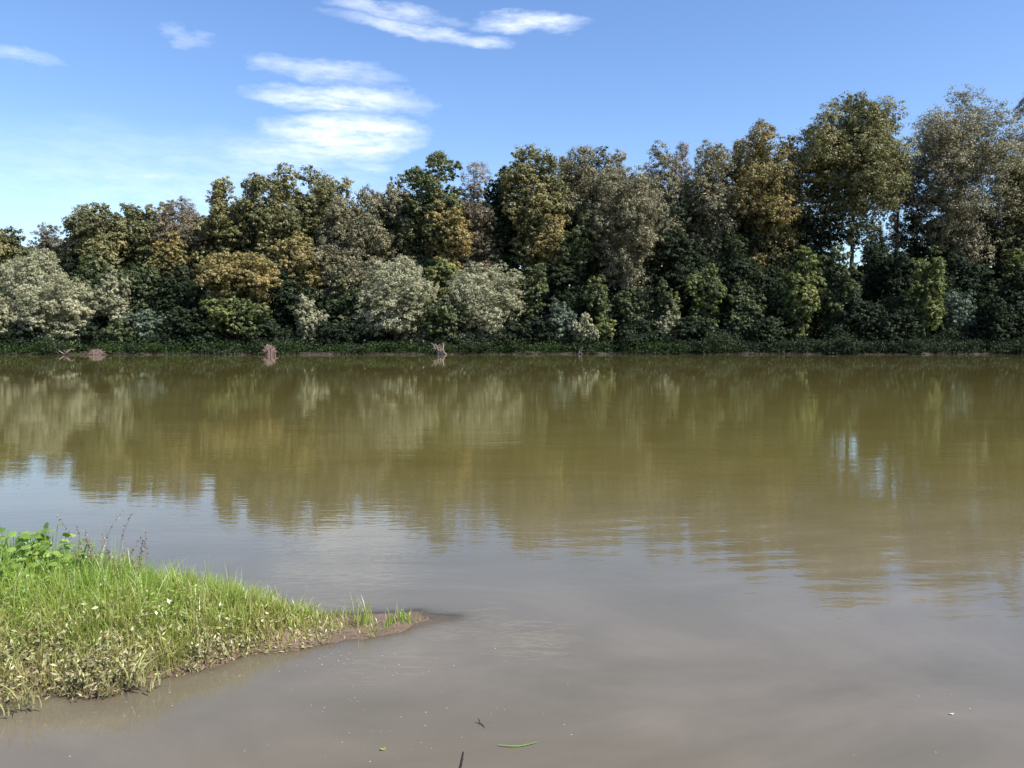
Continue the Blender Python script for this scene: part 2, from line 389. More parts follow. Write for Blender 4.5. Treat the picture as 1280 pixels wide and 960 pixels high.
tree_i = [0]
def tree(kind, label, cat, px, yt, yb, hwp, off, leaf, lobes=16, dens=1.0, open_=0.0, bark=None, droop=0.0,
         group=None, trunk_r=None, bare=0.0, lo=0.19, hi=0.34, depth=None):
    tree_i[0] += 1
    rng = np.random.default_rng(1000+tree_i[0]*17)
    Y = 100+off
    for _ in range(4):
        p = at(px, yt, Y); Y = float(bank_y(p.x))+off
    top = at(px, yt, Y); bot = at(px, yb, Y); hw = hwp*1.08/FPX*Y
    gz = float(ground_h(np.array([top.x]), np.array([Y]))[0])
    root = empty(kind, (top.x, Y, gz-0.05)); tag(root, label, cat, group)
    z1 = top.z-gz; z0 = max(bot.z-gz-(z1*0.10 if yt < 290 else 0), 0.15)
    hz = (z1-z0)/2; cz = (z1+z0)/2
    n_leaf = int(dens*(4*math.pi*((hw*hz+hw*hw*0.9+hw*hz*0.9)/3))*(88 if leaf != 'silver' else 120)*1.55)
    n_leaf = max(900, min(n_leaf, 130000))
    cen, rad, P, NN, T = crown_points(rng, hw, hz, cz, n_leaf, lobes, open_, droop, depth, lo, hi)
    P[:, 2] = np.maximum(P[:, 2], 0.1)
    sz, asp = SHAPE[leaf]
    up = np.array([0, 0, -0.9]) if leaf == 'silver' and droop > 0 else None
    V, F, TT = leaves(P, NN, sz, asp, rng, T, up)
    small = hwp < 24 and yb > 370
    link('foliage' if small or 'shrub' in kind else 'crown', mesh_from('crown', V, F, M[leaf], TT), root)
    # trunk and limbs
    G = Geo(); r0 = trunk_r or max(0.05, min(0.42, 0.022*z1))
    bx, by = rng.normal(0, 0.25, 2)*min(1, hw/4)
    ht = cz+hz*0.35
    tt = np.linspace(0, 1, 9)
    wob = np.stack([np.sin(tt*3.0+rng.uniform(0, 6))*0.18*hw*0.4*tt+bx*0, np.cos(tt*2.5)*0.1*hw*tt*0.3, tt*ht], -1)
    wob[:, 0] -= wob[0, 0]; wob[:, 1] -= wob[0, 1]
    G.tube(wob, r0*(1.0-0.72*tt)*(1+0.35*np.exp(-tt*14)), 8)
    order = np.argsort(-rad)
    for k in order[:min(len(order), 16)]:
        c = cen[k]; zt = np.clip((c[2]-0.55*np.hypot(c[0], c[1]))/ht, 0.12, 0.93)
        s = np.array([np.interp(zt, tt, wob[:, q]) for q in range(3)])
        mid = (s+c)/2+np.array([0, 0, -0.10*np.linalg.norm(c-s)])+rng.normal(0, 0.06*hw, 3)
        e = c+(c-s)*0.22
        u = np.linspace(0, 1, 6)[:, None]
        B = (1-u)**2*s+2*u*(1-u)*mid+u*u*e
        rb = r0*(1-0.7*zt)*0.5
        G.tube(B, rb*(1-0.8*u[:, 0])+0.015, 5)
        for q in range(4):    # branchlets fanning inside the lobe
            v = rng.normal(size=3); v /= np.linalg.norm(v); v[2] = abs(v[2])
            a = B[rng.integers(3, 5)]; e2 = a+v*rad[k]*rng.uniform(0.7, 1.05+bare)
            G.tube([a, (a+e2)/2+rng.normal(0, 0.08, 3), e2], np.array([rb*0.35+0.012, rb*0.22+0.01, 0.008]), 4)
    link('stem' if small or 'shrub' in kind else 'trunk', G.mesh('trunk', bark or BARK, True), root)
    return root

WOOD = 'trees of the wood on the far bank'
BUSH = 'shrubs and willows at the edge of the far bank'
def T_(kind, label, px, yt, yb, hw, off, leaf, **k):
    cat = 'shrub' if 'shrub' in kind else 'tree'
    tree(kind, label, cat, px, yt, yb, hw, off, leaf, group=(BUSH if off < 11 else WOOD), **k)

# -- tall trees making the skyline, left to right
T_('poplar_tree', 'dark olive tree cut by the left photo edge, behind the pale willows', -2, 272, 372, 40, 16, 'olive', lobes=14)
T_('broadleaf_tree', 'low greyish far tree in the skyline dip at far left, between two olive crowns', 62, 281, 340, 26, 24, 'brown', lobes=12)
T_('broadleaf_tree', 'broad olive tree standing right of the skyline dip at far left', 122, 254, 365, 44, 17, 'olive', lobes=20)
T_('broadleaf_tree', 'olive tree right beside the broad olive tree, behind the slim pale willow', 178, 255, 360, 36, 19, 'olive', lobes=16)
T_('broadleaf_tree', 'thin brownish tree with mauve twigs left of the dark open crowned tree', 232, 249, 362, 42, 20, 'brown', lobes=18, dens=1, bare=.3)
T_('broadleaf_tree', 'small yellowish olive tree below the thin brownish tree', 212, 289, 350, 22, 13.5, 'ochre', lobes=9)
T_('poplar_tree', 'dark open crowned tree above the orange brown tree, leftmost of the three dark tops', 277, 222, 345, 35, 18, 'olive', lobes=15, open_=.25, dens=.9)
T_('poplar_tree', 'tall dark poplar, middle and highest of three dark tops left of centre', 335, 206, 350, 40, 18, 'olive', lobes=18, open_=.25, dens=.9)
T_('poplar_tree', 'tall dark poplar, rightmost of three dark tops under the white cloud', 402, 211, 340, 39, 20, 'olive', lobes=17, open_=.25, dens=.9)
T_('broadleaf_tree', 'rounded grey olive tree in front of the rightmost dark poplar top', 440, 237, 350, 42, 15, 'grey', lobes=20)
T_('broadleaf_tree', 'yellow tinged tree right of the orange brown tree at mid height', 376, 290, 365, 30, 12, 'ochre', lobes=10)
T_('broadleaf_tree', 'grey poplar with dense small leaves left of the tall tree with open dark top', 490, 221, 365, 33, 19, 'grey', lobes=18)
T_('poplar_tree', 'tall tree with an open dark green top above the big silver willow', 538, 192, 350, 36, 17, 'green', lobes=17, open_=.2)
T_('broadleaf_tree', 'ochre leaved tree high above the gap between the two silver willows', 560, 252, 345, 27, 14, 'ochre', lobes=11)
T_('broadleaf_tree', 'slender grey brown tree just right of the tree with the open dark top', 592, 206, 350, 34, 19, 'brown', lobes=14)
T_('broadleaf_tree', 'narrow dark tree squeezed between grey brown tree and large olive tree', 624, 212, 360, 29, 20, 'dark', lobes=11)
T_('poplar_tree', 'large full olive tree above the second silver willow, near the centre of the photo', 667, 184, 345, 42, 17, 'olive', lobes=24)
T_('broadleaf_tree', 'yellowish brown tree low in front of the large full olive tree', 682, 268, 345, 26, 13.5, 'ochre', lobes=10)
T_('poplar_tree', 'pale mauve grey poplar with twiggy top right of the large full olive tree', 736, 185, 350, 44, 20, 'grey', lobes=18, bare=.3)
T_('broadleaf_tree', 'fresh green tree below the pale mauve grey poplar', 722, 268, 355, 28, 13, 'green', lobes=11)
T_('poplar_tree', 'grey green poplar on a slim pale bare trunk seen right of centre', 784, 208, 345, 45, 12, 'grey', lobes=22, bark=PALE, trunk_r=.32, open_=.1)
T_('poplar_tree', 'grey olive poplar rising behind and right of the pale trunked poplar', 822, 182, 330, 36, 20, 'grey', lobes=20)
T_('poplar_tree', 'small grey topped tree peeping over the skyline between two fuller crowns right of centre', 860, 178, 320, 28, 25, 'brown', lobes=9)
T_('poplar_tree', 'olive brown tree left of the ochre topped tree on the rising skyline', 894, 178, 350, 40, 19, 'grey', lobes=22)
T_('poplar_tree', 'ochre topped broad tree left of the tallest dark brown crown', 960, 152, 345, 50, 18, 'ochre', lobes=24, dens=1.0)
T_('poplar_tree', 'tallest broad brown green crown, in the right third of the wood', 1068, 118, 272, 64, 17, 'olive', lobes=34)
T_('broadleaf_tree', 'reddish brown thin tree in the notch between the two tallest crowns', 1124, 192, 268, 26, 21, 'brown', lobes=10, dens=1.0, bare=.4)
T_('poplar_tree', 'huge rounded grey crown, the last full tree at the right', 1208, 114, 300, 66, 17, 'grey', lobes=34)
T_('poplar_tree', 'grey twiggy tree cut by the right photo edge behind the huge grey crown', 1292, 112, 300, 34, 22, 'brown', lobes=14, dens=.8, bare=.3)
T_('broadleaf_tree', 'olive tree at the right photo edge below the grey twiggy tree', 1284, 196, 345, 36, 14, 'olive', lobes=16)
T_('broadleaf_tree', 'grey olive tree between the middle and rightmost of three dark poplars', 368, 236, 345, 30, 23, 'olive', lobes=12)
T_('broadleaf_tree', 'grey tree filling the skyline left of the grey poplar with dense small leaves', 462, 233, 345, 28, 23, 'grey', lobes=12)
T_('broadleaf_tree', 'grey twiggy tree top between the large full olive tree and mauve grey poplar', 704, 196, 345, 28, 24, 'brown', lobes=12)
T_('broadleaf_tree', 'grey olive tree top between pale trunked poplar and mauve grey poplar', 768, 190, 345, 32, 24, 'grey', lobes=12)
T_('broadleaf_tree', 'olive tree top between the olive brown tree and the ochre topped tree', 925, 176, 345, 28, 24, 'olive', lobes=12)
T_('broadleaf_tree', 'pale olive skyline tree directly right of the broad olive pair at left', 205, 256, 345, 28, 24, 'olive', lobes=11)
# -- shaded trees under the skyline
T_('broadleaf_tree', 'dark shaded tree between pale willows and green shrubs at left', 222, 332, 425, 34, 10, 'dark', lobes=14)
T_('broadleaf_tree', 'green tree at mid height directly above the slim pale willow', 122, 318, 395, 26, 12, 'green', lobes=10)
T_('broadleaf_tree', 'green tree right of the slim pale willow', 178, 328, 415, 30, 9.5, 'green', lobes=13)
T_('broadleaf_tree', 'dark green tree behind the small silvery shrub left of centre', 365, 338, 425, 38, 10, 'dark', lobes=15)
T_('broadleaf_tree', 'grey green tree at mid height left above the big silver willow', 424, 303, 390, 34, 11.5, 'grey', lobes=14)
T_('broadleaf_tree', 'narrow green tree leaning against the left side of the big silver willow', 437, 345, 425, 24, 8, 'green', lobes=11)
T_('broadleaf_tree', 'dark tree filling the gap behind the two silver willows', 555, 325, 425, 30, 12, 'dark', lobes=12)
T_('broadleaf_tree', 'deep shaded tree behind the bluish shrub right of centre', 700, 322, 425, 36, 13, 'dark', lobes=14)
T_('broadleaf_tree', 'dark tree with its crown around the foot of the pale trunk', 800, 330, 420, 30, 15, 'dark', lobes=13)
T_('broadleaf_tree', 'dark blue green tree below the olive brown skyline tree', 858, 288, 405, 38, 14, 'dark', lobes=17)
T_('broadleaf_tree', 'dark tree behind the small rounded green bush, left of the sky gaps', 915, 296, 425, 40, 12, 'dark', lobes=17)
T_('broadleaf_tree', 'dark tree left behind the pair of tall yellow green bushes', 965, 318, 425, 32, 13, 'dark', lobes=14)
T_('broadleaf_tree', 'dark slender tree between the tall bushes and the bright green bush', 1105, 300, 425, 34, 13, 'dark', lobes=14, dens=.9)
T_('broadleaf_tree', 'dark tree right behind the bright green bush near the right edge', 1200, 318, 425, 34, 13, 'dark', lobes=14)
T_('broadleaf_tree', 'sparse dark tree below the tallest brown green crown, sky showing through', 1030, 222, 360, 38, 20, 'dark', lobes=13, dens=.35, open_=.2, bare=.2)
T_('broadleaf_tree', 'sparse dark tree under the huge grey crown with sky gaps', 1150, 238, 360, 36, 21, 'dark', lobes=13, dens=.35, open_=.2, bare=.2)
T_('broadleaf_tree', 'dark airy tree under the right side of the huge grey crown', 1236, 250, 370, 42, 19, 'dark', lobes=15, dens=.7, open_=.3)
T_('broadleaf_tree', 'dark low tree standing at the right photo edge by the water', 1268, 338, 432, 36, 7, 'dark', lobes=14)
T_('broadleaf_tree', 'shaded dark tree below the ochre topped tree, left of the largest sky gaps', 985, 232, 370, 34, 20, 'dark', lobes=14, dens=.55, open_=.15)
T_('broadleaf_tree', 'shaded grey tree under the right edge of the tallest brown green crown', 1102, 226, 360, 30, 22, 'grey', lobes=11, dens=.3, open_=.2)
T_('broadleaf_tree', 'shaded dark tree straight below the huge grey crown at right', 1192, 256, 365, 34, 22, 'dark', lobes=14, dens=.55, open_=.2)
# -- willows and bushes along the water
T_('willow_tree', 'pale willow cut by the left photo edge, low over the water', 2, 362, 430, 24, 5, 'silver', lobes=10, droop=.3)
T_('willow_tree', 'pale feathery willow, upper and rear one of the big pair at far left', 42, 311, 405, 40, 9, 'silver', lobes=11, open_=.7)
T_('willow_tree', 'pale feathery willow, lower and front one of the big pair at far left', 76, 348, 430, 45, 5, 'silver', lobes=13, open_=.7)
T_('willow_tree', 'slim pale willow column right of the big willow pair', 142, 333, 425, 19, 6, 'silver', lobes=7, open_=.6)
T_('shrub', 'light green low shrub right of the big pale willows at the water', 150, 397, 436, 22, 3.5, 'green', lobes=9)
T_('shrub', 'greyish silver shrub with bare twigs right of the slim pale willow', 182, 386, 434, 25, 4.5, 'blue', lobes=10, bare=.4)
T_('broadleaf_tree', 'orange brown domed tree, the most autumn coloured one', 298, 315, 398, 49, 8, 'ochre', lobes=19)
T_('shrub', 'bright green shrub below the orange brown domed tree', 297, 371, 428, 38, 4, 'bright', lobes=14, open_=.2)
T_('shrub', 'dark low shrub right of the silvery twiggy shrub at left', 236, 384, 437, 28, 4, 'dark', lobes=11)
T_('shrub', 'narrow silvery shrub alone in the shade left of the big silver willow', 388, 368, 432, 20, 4.5, 'silver', lobes=10, bare=.3)
T_('willow_tree', 'big round silver willow, brightest tree left of centre', 494, 321, 436, 49, 4.5, 'silver', lobes=24, droop=.25)
T_('willow_tree', 'silver willow with ragged flat layers, right of the big round one', 606, 326, 432, 45, 4.5, 'silver', lobes=13, dens=.8, open_=.9)
T_('shrub', 'yellow green shrub between the feet of the two silver willows', 556, 376, 438, 28, 3, 'green', lobes=11)
T_('broadleaf_tree', 'small yellow green tree top peeking above the gap between the silver willows', 553, 322, 372, 17, 8, 'bright', lobes=8)
T_('broadleaf_tree', 'rounded mid green tree touching the right side of the ragged silver willow', 663, 329, 398, 21, 6, 'green', lobes=10)
T_('shrub', 'bluish grey shrub in shade left of the pair of small light trees', 704, 372, 432, 21, 4, 'blue', lobes=10)
T_('sapling', 'small light green tree at the water, left one of the pair', 730, 391, 432, 17, 2.2, 'silver', lobes=7, trunk_r=.09)
T_('sapling', 'small light green tree at the water, right one of the pair', 755, 392, 431, 14, 2.6, 'bright', lobes=7, trunk_r=.08)
T_('broadleaf_tree', 'small rounded leafy tree left of the pale bare trunk', 748, 343, 420, 18, 7, 'green', lobes=8)
T_('shrub', 'loose leafy bush just right of the pale bare trunk', 790, 360, 430, 18, 6, 'green', lobes=8, open_=.3)
T_('shrub', 'pale small bush hanging low over the dark bank right of centre', 836, 389, 428, 14, 4, 'silver', lobes=6)
T_('shrub', 'yellow green bush above the pale small low bush', 832, 350, 425, 19, 7, 'green', lobes=8)
T_('shrub', 'rounded green bush high in the shade, below the olive brown skyline tree', 882, 331, 425, 24, 8, 'bright', lobes=9)
T_('shrub', 'small green bush low in shade below the rounded green bush', 926, 390, 436, 18, 5, 'green', lobes=7)
T_('shrub', 'dark leafy bush right of the rounded high green bush', 930, 352, 430, 23, 7, 'green', lobes=9)
T_('broadleaf_tree', 'tall yellow green bushy tree, left one of the two in front of dark wood', 1006, 308, 438, 28, 5, 'bright', lobes=20, open_=.1)
T_('broadleaf_tree', 'tall yellow green bushy tree, right one of the two in front of dark wood', 1047, 305, 438, 27, 5.5, 'green', lobes=20, open_=.1)
T_('broadleaf_tree', 'bright green slim bushy tree alone before the dark wood at right', 1158, 309, 438, 24, 5.5, 'bright', lobes=18, open_=.3)
T_('shrub', 'grey green low bush right of the bright slim bushy tree', 1200, 362, 432, 24, 5, 'blue', lobes=10, dens=.8)
T_('broadleaf_tree', 'bright green small tree cut by the right photo edge at mid height', 1276, 308, 400, 20, 9, 'bright', lobes=7)
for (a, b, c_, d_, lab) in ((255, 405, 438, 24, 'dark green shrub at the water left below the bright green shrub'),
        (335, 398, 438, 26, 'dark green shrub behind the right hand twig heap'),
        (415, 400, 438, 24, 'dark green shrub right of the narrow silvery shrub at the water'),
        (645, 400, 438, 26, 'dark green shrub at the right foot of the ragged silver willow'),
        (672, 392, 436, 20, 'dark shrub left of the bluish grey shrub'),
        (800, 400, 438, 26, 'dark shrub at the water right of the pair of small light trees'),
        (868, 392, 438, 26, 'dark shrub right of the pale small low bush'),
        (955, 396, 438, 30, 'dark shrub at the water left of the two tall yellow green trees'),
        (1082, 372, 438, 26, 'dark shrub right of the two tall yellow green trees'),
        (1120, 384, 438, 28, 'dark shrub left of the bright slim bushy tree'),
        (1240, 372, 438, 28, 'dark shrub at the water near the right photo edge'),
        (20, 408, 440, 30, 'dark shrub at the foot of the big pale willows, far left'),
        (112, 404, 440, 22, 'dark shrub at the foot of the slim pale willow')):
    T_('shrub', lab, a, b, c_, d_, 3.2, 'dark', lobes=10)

# -- woodland mass behind, undergrowth mass along the bank
def mass(name, label, n, xs, offs, prof, leaf, seed, size, bottom=0.0, cl=28, patchy=False):
    rng = np.random.default_rng(seed)
    nc = n//cl
    x = rng.uniform(*xs, nc); off = rng.uniform(*offs, nc)
    if patchy:      # clumps with bare bank between them
        k = (sn(x, x*0, 0.42, 3)+0.7*sn(x, x*0, 1.3, 8)) > 0.15+0.45*np.clip(-off, 0, 2); x = x[k]; off = off[k]; nc = len(x)
    y = bank_y(x)+off
    px = 640+FPX*x/y
    top = np.interp(px, [p[0] for p in prof], [p[1] for p in prof])
    zt = H+(428-top)/FPX*y
    zt = zt*(1+0.10*sn(x, y, 0.35, seed)+0.06*sn(x, y, 1.1, seed+2))
    z = bottom+(zt-bottom)*rng.random(nc)**0.8
    gz = ground_h(x, y)
    c = np.stack([x, y, np.maximum(z, gz+0.15)], -1)
    idx = np.repeat(np.arange(nc), cl)
    P = c[idx]+rng.normal(size=(nc*cl, 3))*np.array([0.55, 0.5, 0.32])*size/0.34
    g2 = ground_h(P[:, 0], P[:, 1]); P[:, 2] = np.maximum(P[:, 2], np.maximum(g2, 0)+0.04)
    NN = rng.normal(size=P.shape)*0.8+np.array([0.1, -0.3, 0.35])
    T = np.clip(0.42+rng.normal(0, .12, nc)[idx]+rng.normal(0, .12, len(P)), 0, 1)
    V, F, TT = leaves(P, NN, size, 0.6, rng, T)
    o = link(name, mesh_from(name, V, F, M[leaf], TT)); tag(o, label, name.replace('_', ' '), kind='stuff')
    return o
PROF = [(-500, 345), (60, 345), (130, 305), (300, 285), (600, 268), (900, 262), (945, 300), (990, 345), (1240, 345), (1320, 290), (1800, 250)]
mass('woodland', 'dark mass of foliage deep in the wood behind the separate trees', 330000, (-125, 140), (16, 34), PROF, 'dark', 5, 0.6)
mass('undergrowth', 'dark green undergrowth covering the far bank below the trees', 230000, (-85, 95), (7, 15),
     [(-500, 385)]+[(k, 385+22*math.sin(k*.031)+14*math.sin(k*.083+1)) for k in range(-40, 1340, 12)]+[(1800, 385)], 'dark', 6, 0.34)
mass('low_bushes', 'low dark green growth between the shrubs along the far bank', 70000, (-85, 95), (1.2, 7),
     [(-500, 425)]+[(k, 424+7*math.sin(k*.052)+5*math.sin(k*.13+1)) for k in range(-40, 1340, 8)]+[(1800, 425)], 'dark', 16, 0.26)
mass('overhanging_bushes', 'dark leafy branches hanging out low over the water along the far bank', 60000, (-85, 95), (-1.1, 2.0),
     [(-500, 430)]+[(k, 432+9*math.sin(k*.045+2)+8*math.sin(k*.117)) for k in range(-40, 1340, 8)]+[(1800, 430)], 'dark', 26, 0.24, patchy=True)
mass('creepers', 'low green creepers and grass on the lit strip of the far bank', 30000, (-75, 30), (-0.35, 2.6),
     [(-500, 434), (1800, 434)], 'creep', 7, 0.2)
mass('creepers', 'low dark green creepers at the foot of the wood on the right', 34000, (20, 85), (-0.35, 3.2),
     [(-500, 430), (1800, 430)], 'dark', 8, 0.2)

# ------------------------------------------------------------------ far bank details
DEAD = bark_mat('dead wood', (0.16, 0.12, 0.10), (0.36, 0.28, 0.24), 8)
PINK = bark_mat('weathered pinkish twigs', (0.20, 0.13, 0.11), (0.42, 0.30, 0.26), 8)
def twig_heap(px, py, wpx, hpx, label, seed):
    rng = np.random.default_rng(seed); Y = 99.0
    for _ in range(4): p = at(px, py, Y); Y = float(bank_y(p.x))-1.25
    s = Y/FPX; wd, ht = wpx*s, hpx*s
    root = empty('twig_heap', (p.x, Y, 0)); tag(root, label, 'twig heap', 'heaps of dead twigs at the water line')
    G = Geo()
    for i in range(130):
        a = rng.uniform(0, math.pi); b = rng.uniform(0, 2*math.pi); r = rng.uniform(.5, 1)
        e = np.array([math.cos(a)*wd*r, math.sin(b)*wd*0.6*r, abs(math.sin(a))*ht*r+0.05])
        s0 = np.array([rng.normal(0, wd*.25), rng.normal(0, wd*.2), 0.02])
        m_ = (s0+e)/2+np.array([0, 0, ht*.25])+rng.normal(0, .06, 3)
        G.tube([s0, m_, e], [0.028, 0.02, 0.009], 4, rng.random())
    link('branches', G.mesh('branches', PINK), root)
    G = Geo(); G.tube([(-wd*.5, 0, -.1), (0, .1, ht*.25), (wd*.45, 0, ht*.12)], [.12, .16, .1], 7)
    link('log', G.mesh('log', DEAD, True), root)
twig_heap(337, 443, 11, 15, 'pinkish heap of dead twigs below the orange brown tree, right one of two', 3)
twig_heap(121, 445, 10, 8, 'small pinkish heap of dead twigs near the left edge, left one of two', 4)
def snag(px, py, label, seed, n, spread, hgt, name='driftwood', rr=0.07, m=None):
    rng = np.random.default_rng(seed); Y = 99.0
    for _ in range(4): p = at(px, py, Y); Y = float(bank_y(p.x))-1.1
    G = Geo()
    for i in range(n):
        a = rng.uniform(-1, 1); e = np.array([a*spread, rng.uniform(-.6, .8), rng.uniform(.1, 1)*hgt])
        s0 = np.array([rng.normal(0, spread*.2), 0.3, 0.0]); mid = (s0+e)/2+rng.normal(0, spread*.1, 3)+[0, 0, hgt*.2]
        G.tube([s0, (s0+mid)/2, mid, e], [rr, rr*.8, rr*.55, rr*.25], 5)
        for q in range(2):
            e2 = mid+rng.normal(0, spread*.22, 3)+[0, 0, .15]; G.tube([mid, e2], [rr*.4, rr*.15], 4)
    o = link(name, G.mesh(name, m or DEAD, True), None, (p.x, Y, 0.02)); tag(o, label, name.replace('_', ' '))
snag(552, 441, 'pale tangled dead branches at the foot of the silver willows', 8, 9, 1.4, 1.9)
snag(80, 444, 'pale leaning dead branch on the left bank beside the small twig heap', 9, 4, 1.1, .7)
snag(726, 441, 'thin dead stems standing beneath the pair of small light trees', 14, 4, .5, 1.6)

# ------------------------------------------------------------------ near bank vegetation
GM = {
 'grass': leaf_mat('grass blades', [(0.0, (0.36, 0.28, 0.13)), (0.22, (0.38, 0.37, 0.12)), (0.45, (0.31, 0.39, 0.075)), (0.75, (0.19, 0.33, 0.04)), (1, (0.10, 0.20, 0.025))], 0.38, 0.05, .4),
 'straw': leaf_mat('silt covered stalks', [(0.0, (0.12, 0.09, 0.055)), (0.45, (0.28, 0.23, 0.12)), (0.75, (0.34, 0.36, 0.13)), (1, (0.46, 0.45, 0.22))], 0.2, 0.04, .5),
 'broad': leaf_mat('broad weed leaves', [(0.0, (0.09, 0.17, 0.025)), (0.5, (0.19, 0.30, 0.045)), (1, (0.33, 0.42, 0.10))], 0.35, 0.06, .35),
 'white': leaf_mat('bleached leaves', [(0.0, (0.5, 0.46, 0.36)), (1, (0.75, 0.72, 0.62))], 0.2, 0.03, .5),
 'seed':  leaf_mat('seed heads', [(0.0, (0.15, 0.11, 0.09)), (1, (0.30, 0.24, 0.19))], 0.2, 0.03, .5)}

def blades(base, height, lean_dir, lean, width, rng, tint, seg=4):
    """curved tapered grass blades"""
    n = len(base)
    t = np.linspace(0, 1, seg+1)
    ld = np.stack([np.cos(lean_dir), np.sin(lean_dir), np.zeros(n)], -1)
    sd = np.stack([-np.sin(lean_dir), np.cos(lean_dir), np.zeros(n)], -1)
    tw = rng.normal(0, 0.9, n)
    sd = sd*np.cos(tw)[:, None]+ld*np.sin(tw)[:, None]
    hz = height[:, None]*(t-0.42*lean[:, None]*t**2.2)
    hx = height[:, None]*lean[:, None]*0.75*t**1.9
    C0 = base[:, None, :]+ld[:, None, :]*hx[..., None]+np.array([0, 0, 1])*hz[..., None]
    wv = width[:, None]*(1-t**1.6)*np.where(t == 0, .7, 1)+0.0006
    A = C0-sd[:, None, :]*wv[..., None]*.5; B = C0+sd[:, None, :]*wv[..., None]*.5
    V = np.stack([A, B], 2).reshape(-1, 3)
    k = 2*(seg+1)
    f = np.array([[2*i, 2*i+1, 2*i+3, 2*i+2] for i in range(seg)])
    F = (np.arange(n)[:, None, None]*k+f[None]).reshape(-1, 4)
    return V, F, np.repeat(tint, k)

rng = np.random.default_rng(77)
def scatter(n, xr, yr, keep):
    out = []
    tot = 0
    while tot < n:
        x = rng.uniform(*xr, n); y = rng.uniform(*yr, n)
        m = keep(x, y); out.append(np.stack([x, y], -1)[m]); tot += m.sum()
    return np.vstack(out)[:n]
def lushness(x, y):
    """0 at the silty, drowned front edge and the tip, 1 on the green back"""
    px = 640+FPX*x/y
    front = np.interp(px, [-200, 0, 120, 215, 300, 400, 520], [4.12, 4.14, 4.2, 4.5, 4.78, 4.93, 5.2])
    f = (y-front)/np.interp(px, [-200, 0, 200, 300, 400], [.85, .80, .48, .30, .3])
    return np.clip(f+0.22*sn(x, y, 4, 3)+.12*sn(x, y, 11, 1), 0, 1.4)

# green grass mass
def keepg(x, y):
    d = sdf(x, y, POLY); px = 640+FPX*x/y; l = lushness(x, y)
    bare = np.interp(px, [-300, 320, 370, 410, 440], [1, 1, .8, .2, 0])
    pr = np.clip((l-.0)*3.0, 0.32, 1)*bare*np.clip(0.65+0.5*sn(x, y, 7, 8), .15, 1)
    return (d > 0.02) & (rng.random(len(x)) < pr) & (px > -160)
Pg = scatter(40000, (-4.5, -.55), (4.1, 6.1), keepg)
x, y = Pg.T; px = 640+FPX*x/y
gh = ground_h(x, y); l = lushness(x, y)
hmax = np.interp(px, [-200, 60, 150, 250, 330, 400, 520], [.33, .35, .34, .27, .21, .11, .09])
ht = hmax*rng.uniform(.4, 1.1, len(x))*np.clip(.50+.6*l, .45, 1.0)*(1+.22*sn(x, y, 9, 5)+.18*sn(x, y, 21, 2))*np.where(rng.random(len(x)) < .06, 1.25, 1)
tint = np.clip(.27+.38*l*np.interp(px, [0, 250, 420], [.86, .50, .30])+.10*sn(x, y, 13, 4)+rng.normal(0, .13, len(x))-.30*(rng.random(len(x)) < .18), 0, 1)
V, F, TT = blades(np.stack([x, y, gh-.01], -1), ht, rng.uniform(0, 6.28, len(x)), rng.uniform(.1, .95, len(x)), rng.uniform(.003, .0085, len(x)), rng, tint)
o = link('grass', mesh_from('grass', V, F, GM['grass'], TT)); tag(o, 'lush green grass covering the near spit of land', 'grass', kind='stuff')

# silty dead stalks and weeds at the front
def keeps(x, y):
    d = sdf(x, y, POLY); px = 640+FPX*x/y; l = lushness(x, y)
    pr = np.clip(1.15-1.1*l, 0.05, 1)*np.interp(px, [-300, 260, 330, 430, 520], [1, .9, .3, .0, .0])*np.clip(.6+.7*sn(x, y, 8, 2), .1, 1)
    return (d > -.035) & (rng.random(len(x)) < pr) & (px > -160)
Ps = scatter(3600, (-4.2, -.55), (4.05, 5.7), keeps)
x, y = Ps.T; gh = ground_h(x, y); n = len(x); px = 640+FPX*x/y
ht = rng.uniform(.05, .19, n)*np.interp(px, [0, 200, 350, 520], [1.05, 1, .55, .45])
V, F, TT = blades(np.stack([x, y, gh-.005], -1), ht, rng.normal(-1.2, 1.3, n), rng.uniform(.3, 1.25, n), rng.uniform(.003, .008, n), rng, np.clip(rng.normal(.55, .22, n), 0, 1))
# narrow leaves hanging off the stalks
nl = 8000; idx = rng.integers(0, n, nl)
Pl = np.stack([x, y, gh], -1)[idx]+np.stack([rng.normal(0, .03, nl), rng.normal(0, .03, nl), ht[idx]*rng.uniform(.15, 1.0, nl)], -1)
V2, F2, T2 = leaves(Pl, rng.normal(size=(nl, 3))*.6+[0, -.3, .6], .029, .34, rng, np.clip(rng.normal(.5, .3, nl), 0, 1), np.array([0, -.3, -.5]))
o = link('silty_weeds', mesh_from('silty_weeds', np.vstack([V, V2]), np.vstack([F, F2+len(V)]), GM['straw'], np.concatenate([TT, T2])))
tag(o, 'silt covered withered weeds along the front edge of the spit', 'weeds', kind='stuff')

# small herb leaves woven through the grass
def keeph(x, y):
    d = sdf(x, y, POLY); px = 640+FPX*x/y; l = lushness(x, y)
    return (d > .05) & (px > -160) & (px < 330) & (rng.random(len(x)) < np.clip(.3+.9*sn(x, y, 5, 7), 0.05, 1)*np.clip(l*1.6-.3, 0, 1))
Ph = scatter(4500, (-4.3, -1.3), (4.2, 5.9), keeph)
x, y = Ph.T; n = len(x); px = 640+FPX*x/y; gh = ground_h(x, y)
hm = np.interp(px, [-200, 60, 150, 250, 330], [.27, .26, .22, .16, .10])
P = np.stack([x, y, gh+hm*rng.uniform(.35, .95, n)], -1)
V, F, TT = leaves(P, rng.normal(size=(n, 3))*.5+[0, -.25, .8], .028, .5, rng, np.clip(rng.normal(.6, .2, n), 0, 1))
o = link('herbs', mesh_from('herbs', V, F, GM['broad'], TT)); tag(o, 'small leaved green herbs woven through the grass of the spit', 'herbs', kind='stuff')

